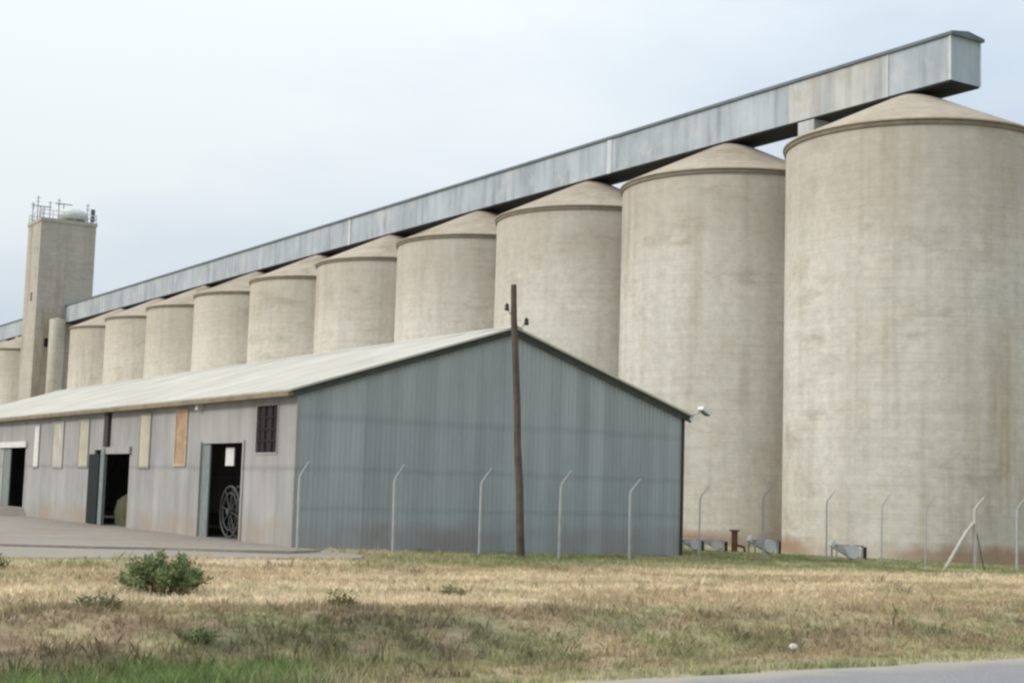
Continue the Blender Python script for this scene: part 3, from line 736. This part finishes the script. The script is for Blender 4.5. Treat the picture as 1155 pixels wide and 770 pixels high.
o = turf('dry_grass', blades(62000, (-19, 29), (24, 62), .12, per=6, width=.012, lean=.9, seed=2, dens=lambda x, y: sst(6, 8.5, road_s(x, y)) * (1 - .6 * sst(20, 22, road_s(x, y)))),
         blades(9000, (-19, 29), (24, 60), .26, per=10, spread=.06, width=.011, lean=.8, seed=14, colfun=lambda x, y: zone_col(x, y) * .82, dens=lambda x, y: sst(6, 8, road_s(x, y)) * sst(.56, .68, fbm(x * .8, y * .8, 91)), sfun=lambda x, y: .4 + .9 * fbm(x * 1.5, y * 1.5, 92)),
         blades(26000, (-8, 28), (46, 68), .14, per=5, width=.016, lean=.8, seed=3, dens=lambda x, y: sst(19, 21, road_s(x, y)) * .9))
tag(o, 'short dry tan grass covering the field before the shed and silos', 'grass')
o = turf('bank_weeds', blades(34000, (-14, 24), (15, 42), .15, per=7, spread=.1, width=.010, lean=1.0, seed=5,
                              dens=lambda x, y: sst(2.4, 3.8, road_s(x, y)) * (1 - sst(7, 9.5, road_s(x, y))),
                              sfun=lambda x, y: .45 + 1.1 * fbm(x * .9, y * .9, 45)),
         blades(2600, (-14, 26), (15, 48), .36, per=3, spread=.05, width=.006, lean=.6, seed=6, colfun=lambda x, y: zone_col(x, y) * .8 + np.array([.08, .06, .03]), dens=lambda x, y: sst(2.4, 3.8, road_s(x, y)) * (1 - .85 * sst(7, 10, road_s(x, y)))))
tag(o, 'rough brown and reddish weeds on the bank between field and road', 'weeds')
lush = lambda x, y: sst(-1.8, -3.2, x + (fbm(x * .55, y * .55, 31) - .5) * 4) * sst(.36, .52, fbm(x * .7, y * .7, 57) + .1)
o = turf('verge_grass', blades(30000, (-11, 22), (13, 40), .12, per=6, width=.010, lean=.7, seed=7, dens=lambda x, y: 1 - sst(2.2, 4.0, road_s(x, y))),
         blades(7000, (-9, 1), (13, 27), .36, per=13, spread=.08, width=.012, lean=.7, seed=8, dens=lambda x, y: lush(x, y) * (1 - sst(2.6, 4.8, road_s(x, y)))))
tag(o, 'green grass along the road edge and in the ditch', 'grass')

t = NT('shrub_leaves'); at = t.n('ShaderNodeAttribute', attribute_name='tint')
tr = t.n('ShaderNodeBsdfTranslucent'); t.l(at.outputs['Color'], tr.inputs['Color']); mx = t.n('ShaderNodeMixShader'); mx.inputs[0].default_value = .25
t.done(at.outputs['Color'], .6); t.l(t.b.outputs[0], mx.inputs[1]); t.l(tr.outputs[0], mx.inputs[2]); t.l(mx.outputs[0], t.t.nodes['Material Output'].inputs['Surface'])
M['leaf'] = t.m; M['stem'] = plain('shrub_stem', (.12, .10, .06), .9, .2)
def shrub(name, x, y, w, h, n, label, cat, c0, seed, leaf=.05, nst=26, group=None):
    g = np.random.default_rng(seed); root = tag(empty(name, (x, y, gz(x, y))), label, cat, group)
    V = []; C = []; st = MB(); tips = []
    for k in range(nst):
        an = g.uniform(0, 2 * np.pi); rr = math.sqrt(g.random()) * w / 2; hh = h * (1 - .55 * (rr / (w / 2)) ** 2) * g.uniform(.7, 1.08)
        tip = np.array([math.cos(an) * rr, math.sin(an) * rr * .8, hh]); b = tip * np.array([.35, .35, 0]); mid = (tip * np.array([.75, .75, .6]))
        st.tube([b + np.array([0, 0, -.05]), mid, tip], [.011, .008, .004], 4, False); tips.append((b, mid, tip, g.uniform(.75, 1.25)))
    for k in range(n):
        b, mid, tip, tone = tips[g.integers(nst)]; tt = g.uniform(.2, 1.0) ** .7
        p = b * (1 - tt) ** 2 + 2 * mid * tt * (1 - tt) + tip * tt * tt + g.normal(0, .05, 3); p[2] = max(p[2], .01)
        L = leaf * g.uniform(.6, 1.4); d = g.normal(0, 1, 3); d[2] = abs(d[2]) * .7 + .2; d /= np.linalg.norm(d); q = np.cross(d, g.normal(0, 1, 3)); q /= np.linalg.norm(q) + 1e-9
        V += [p, p + d * L + q * L * .35, p + d * L * 2, p + d * L - q * L * .35]
        C += [np.array(c0) * tone * g.uniform(.7, 1.3)] * 4
    V = np.array(V); F = np.arange(len(V)).reshape(-1, 4)
    o = np_mesh('foliage', V, F, M['leaf'], np.array(C)); o.parent = root
    st.build('stem', M['stem'], root); return root
shrub('shrub', -6.95, 30.3, 1.85, .85, 5200, 'round green leafy shrub growing in the dry field at left', 'shrub', (.20, .25, .11), 3, .05, 60)
shrub('weed_clump', -1.15, 33.6, .6, .22, 260, 'small grey green weed clump on the tan field below the pole', 'weed', (.15, .18, .085), 4, .04, 12)
shrub('weed_clump', -3.1, 28.6, .5, .30, 200, 'small yellowish weed clump on the bank crest below the gable', 'weed', (.19, .17, .06), 5, .04, 12)
shrub('weed_clump', -12.3, 35.6, .8, .36, 420, 'green weed clump at the left picture edge in the field', 'weed', (.11, .16, .06), 6, .045, 14)
shrub('weed_clump', -7.0, 25.8, .9, .2, 500, 'dark green weed clump on the bank at left below the round shrub', 'weed', (.19, .205, .10), 8, .045, 16)
shrub('weed_clump', -5.0, 24.6, .7, .2, 320, 'bluish green weed clump low on the bank at left', 'weed', (.18, .23, .10), 9, .045, 14)
for x, y, r, lab, sd in ((-6.85, 20.9, .085, 'white pebble in the grass at the bottom left picture edge', 1), (-5.55, 21.4, .07, 'white pebble in the green grass left of the lush clump', 2), (5.75, 29.6, .09, 'pale stone on the bank near the road at right', 3)):
    g_ = np.random.default_rng(sd); m = MB()
    pr = [(.02, 0), (.7, .1), (1.0, .45), (.8, .85), (.35, 1.0), (.02, 1.02)]
    m.lathe([(a * r, b * r * 1.3) for a, b in pr], 10); m.v = [(vx * g_.uniform(.8, 1.2), vy * g_.uniform(.8, 1.2), vz) for vx, vy, vz in m.v]
    o = m.build('pebble', M['stone']); o.location = (x, y, gz(x, y) + .06); tag(o, lab, 'stone')

# ------------------------------------------------------------------ light and sky
to_sun = Vector((-.88, -.30, .52)).normalized(); el = math.asin(to_sun.z); az = math.atan2(to_sun.x, to_sun.y)
sd = bpy.data.lights.new('sun', 'SUN'); sd.energy = 2.0; sd.angle = math.radians(12); sd.color = (1, .95, .87)
so = bpy.data.objects.new('sun', sd); col.objects.link(so); so.rotation_euler = to_sun.to_track_quat('Z', 'Y').to_euler(); so.location = (-30, -20, 60)
w = bpy.data.worlds.new('World'); scene.world = w; w.use_nodes = True; nt = w.node_tree; nd = nt.nodes; lk = nt.links
bg = nd['Background']; sky = nd.new('ShaderNodeTexSky'); sky.sky_type = 'NISHITA'; sky.sun_disc = False; sky.sun_elevation = el; sky.sun_rotation = az
sky.altitude = 1000; sky.dust_density = 2.0
lk.new(sky.outputs[0], bg.inputs[0]); bg.inputs[1].default_value = .11
tc = nd.new('ShaderNodeTexCoord'); sep = nd.new('ShaderNodeSeparateXYZ'); lk.new(tc.outputs['Generated'], sep.inputs[0])
# overcast: brighter overhead than at the horizon
mr = nd.new('ShaderNodeMapRange'); mr.inputs[1].default_value = 0; mr.inputs[2].default_value = 1; mr.inputs[3].default_value = .87; mr.inputs[4].default_value = 1.8
lk.new(sep.outputs[2], mr.inputs[0])
mp = nd.new('ShaderNodeMapping'); mp.inputs['Scale'].default_value = (1.3, 1.3, 3.4); mp.inputs['Location'].default_value = (3.1, 1.7, .4); lk.new(tc.outputs['Generated'], mp.inputs[0])
n1 = nd.new('ShaderNodeTexNoise'); n1.inputs['Scale'].default_value = 1.5; n1.inputs['Detail'].default_value = 6; n1.inputs['Roughness'].default_value = .5; lk.new(mp.outputs[0], n1.inputs[0])
# thin cloud: thicker and whiter towards the veiled sun (left) and overhead
vm = nd.new('ShaderNodeVectorMath'); vm.operation = 'DOT_PRODUCT'; vm.inputs[1].default_value = (-1.2, .2, 2.3); lk.new(tc.outputs['Generated'], vm.inputs[0])
ad = nd.new('ShaderNodeMath'); ad.operation = 'MULTIPLY_ADD'; ad.inputs[1].default_value = 2.5; ad.inputs[2].default_value = -1.42; lk.new(n1.outputs[0], ad.inputs[0])
a2 = nd.new('ShaderNodeMath'); a2.operation = 'ADD'; lk.new(ad.outputs[0], a2.inputs[0]); lk.new(vm.outputs['Value'], a2.inputs[1])
rp_ = nd.new('ShaderNodeValToRGB'); rp_.color_ramp.elements[0].position = .0; rp_.color_ramp.elements[0].color = (.51, .62, .745, 1); rp_.color_ramp.elements[1].position = 1.0; rp_.color_ramp.elements[1].color = (.83, .885, .915, 1)
lk.new(a2.outputs[0], rp_.inputs[0])
cb = nd.new('ShaderNodeBackground'); lk.new(rp_.outputs[0], cb.inputs[0]); lk.new(mr.outputs[0], cb.inputs[1])
r2 = nd.new('ShaderNodeMapRange'); r2.inputs[1].default_value = .3; r2.inputs[2].default_value = .6; r2.inputs[3].default_value = .9; r2.inputs[4].default_value = .95; lk.new(n1.outputs[0], r2.inputs[0])
ms = nd.new('ShaderNodeMixShader'); lk.new(r2.outputs[0], ms.inputs[0]); lk.new(bg.outputs[0], ms.inputs[1]); lk.new(cb.outputs[0], ms.inputs[2]); lk.new(ms.outputs[0], nd['World Output'].inputs[0])

# ------------------------------------------------------------------ camera
f, p, r = 1661.55, .1002, .0300
cam = bpy.data.cameras.new('camera'); co = bpy.data.objects.new('camera', cam); col.objects.link(co)
cam.sensor_width = 36; cam.sensor_fit = 'HORIZONTAL'; cam.lens = f / 1155 * 36; cam.clip_end = 5000; cam.clip_start = .1
cp, sp_, cr, sr_ = math.cos(p), math.sin(p), math.cos(r), math.sin(r)
R = Matrix(((cr, -sr_, 0), (-sr_ * sp_, -cr * sp_, -cp), (sr_ * cp, cr * cp, -sp_)))
co.matrix_world = Matrix.Translation((0, 0, 2.2)) @ R.to_4x4(); scene.camera = co
vs_ = scene.view_settings; vs_.view_transform = 'Standard'; vs_.look = 'None'; vs_.gamma = 1; vs_.use_curve_mapping = False; vs_.exposure = 0.0
scene.cycles.pixel_filter_type = 'BLACKMAN_HARRIS'; scene.cycles.filter_width = 2.5
scene.cycles.max_bounces = 6; scene.cycles.use_denoising = True
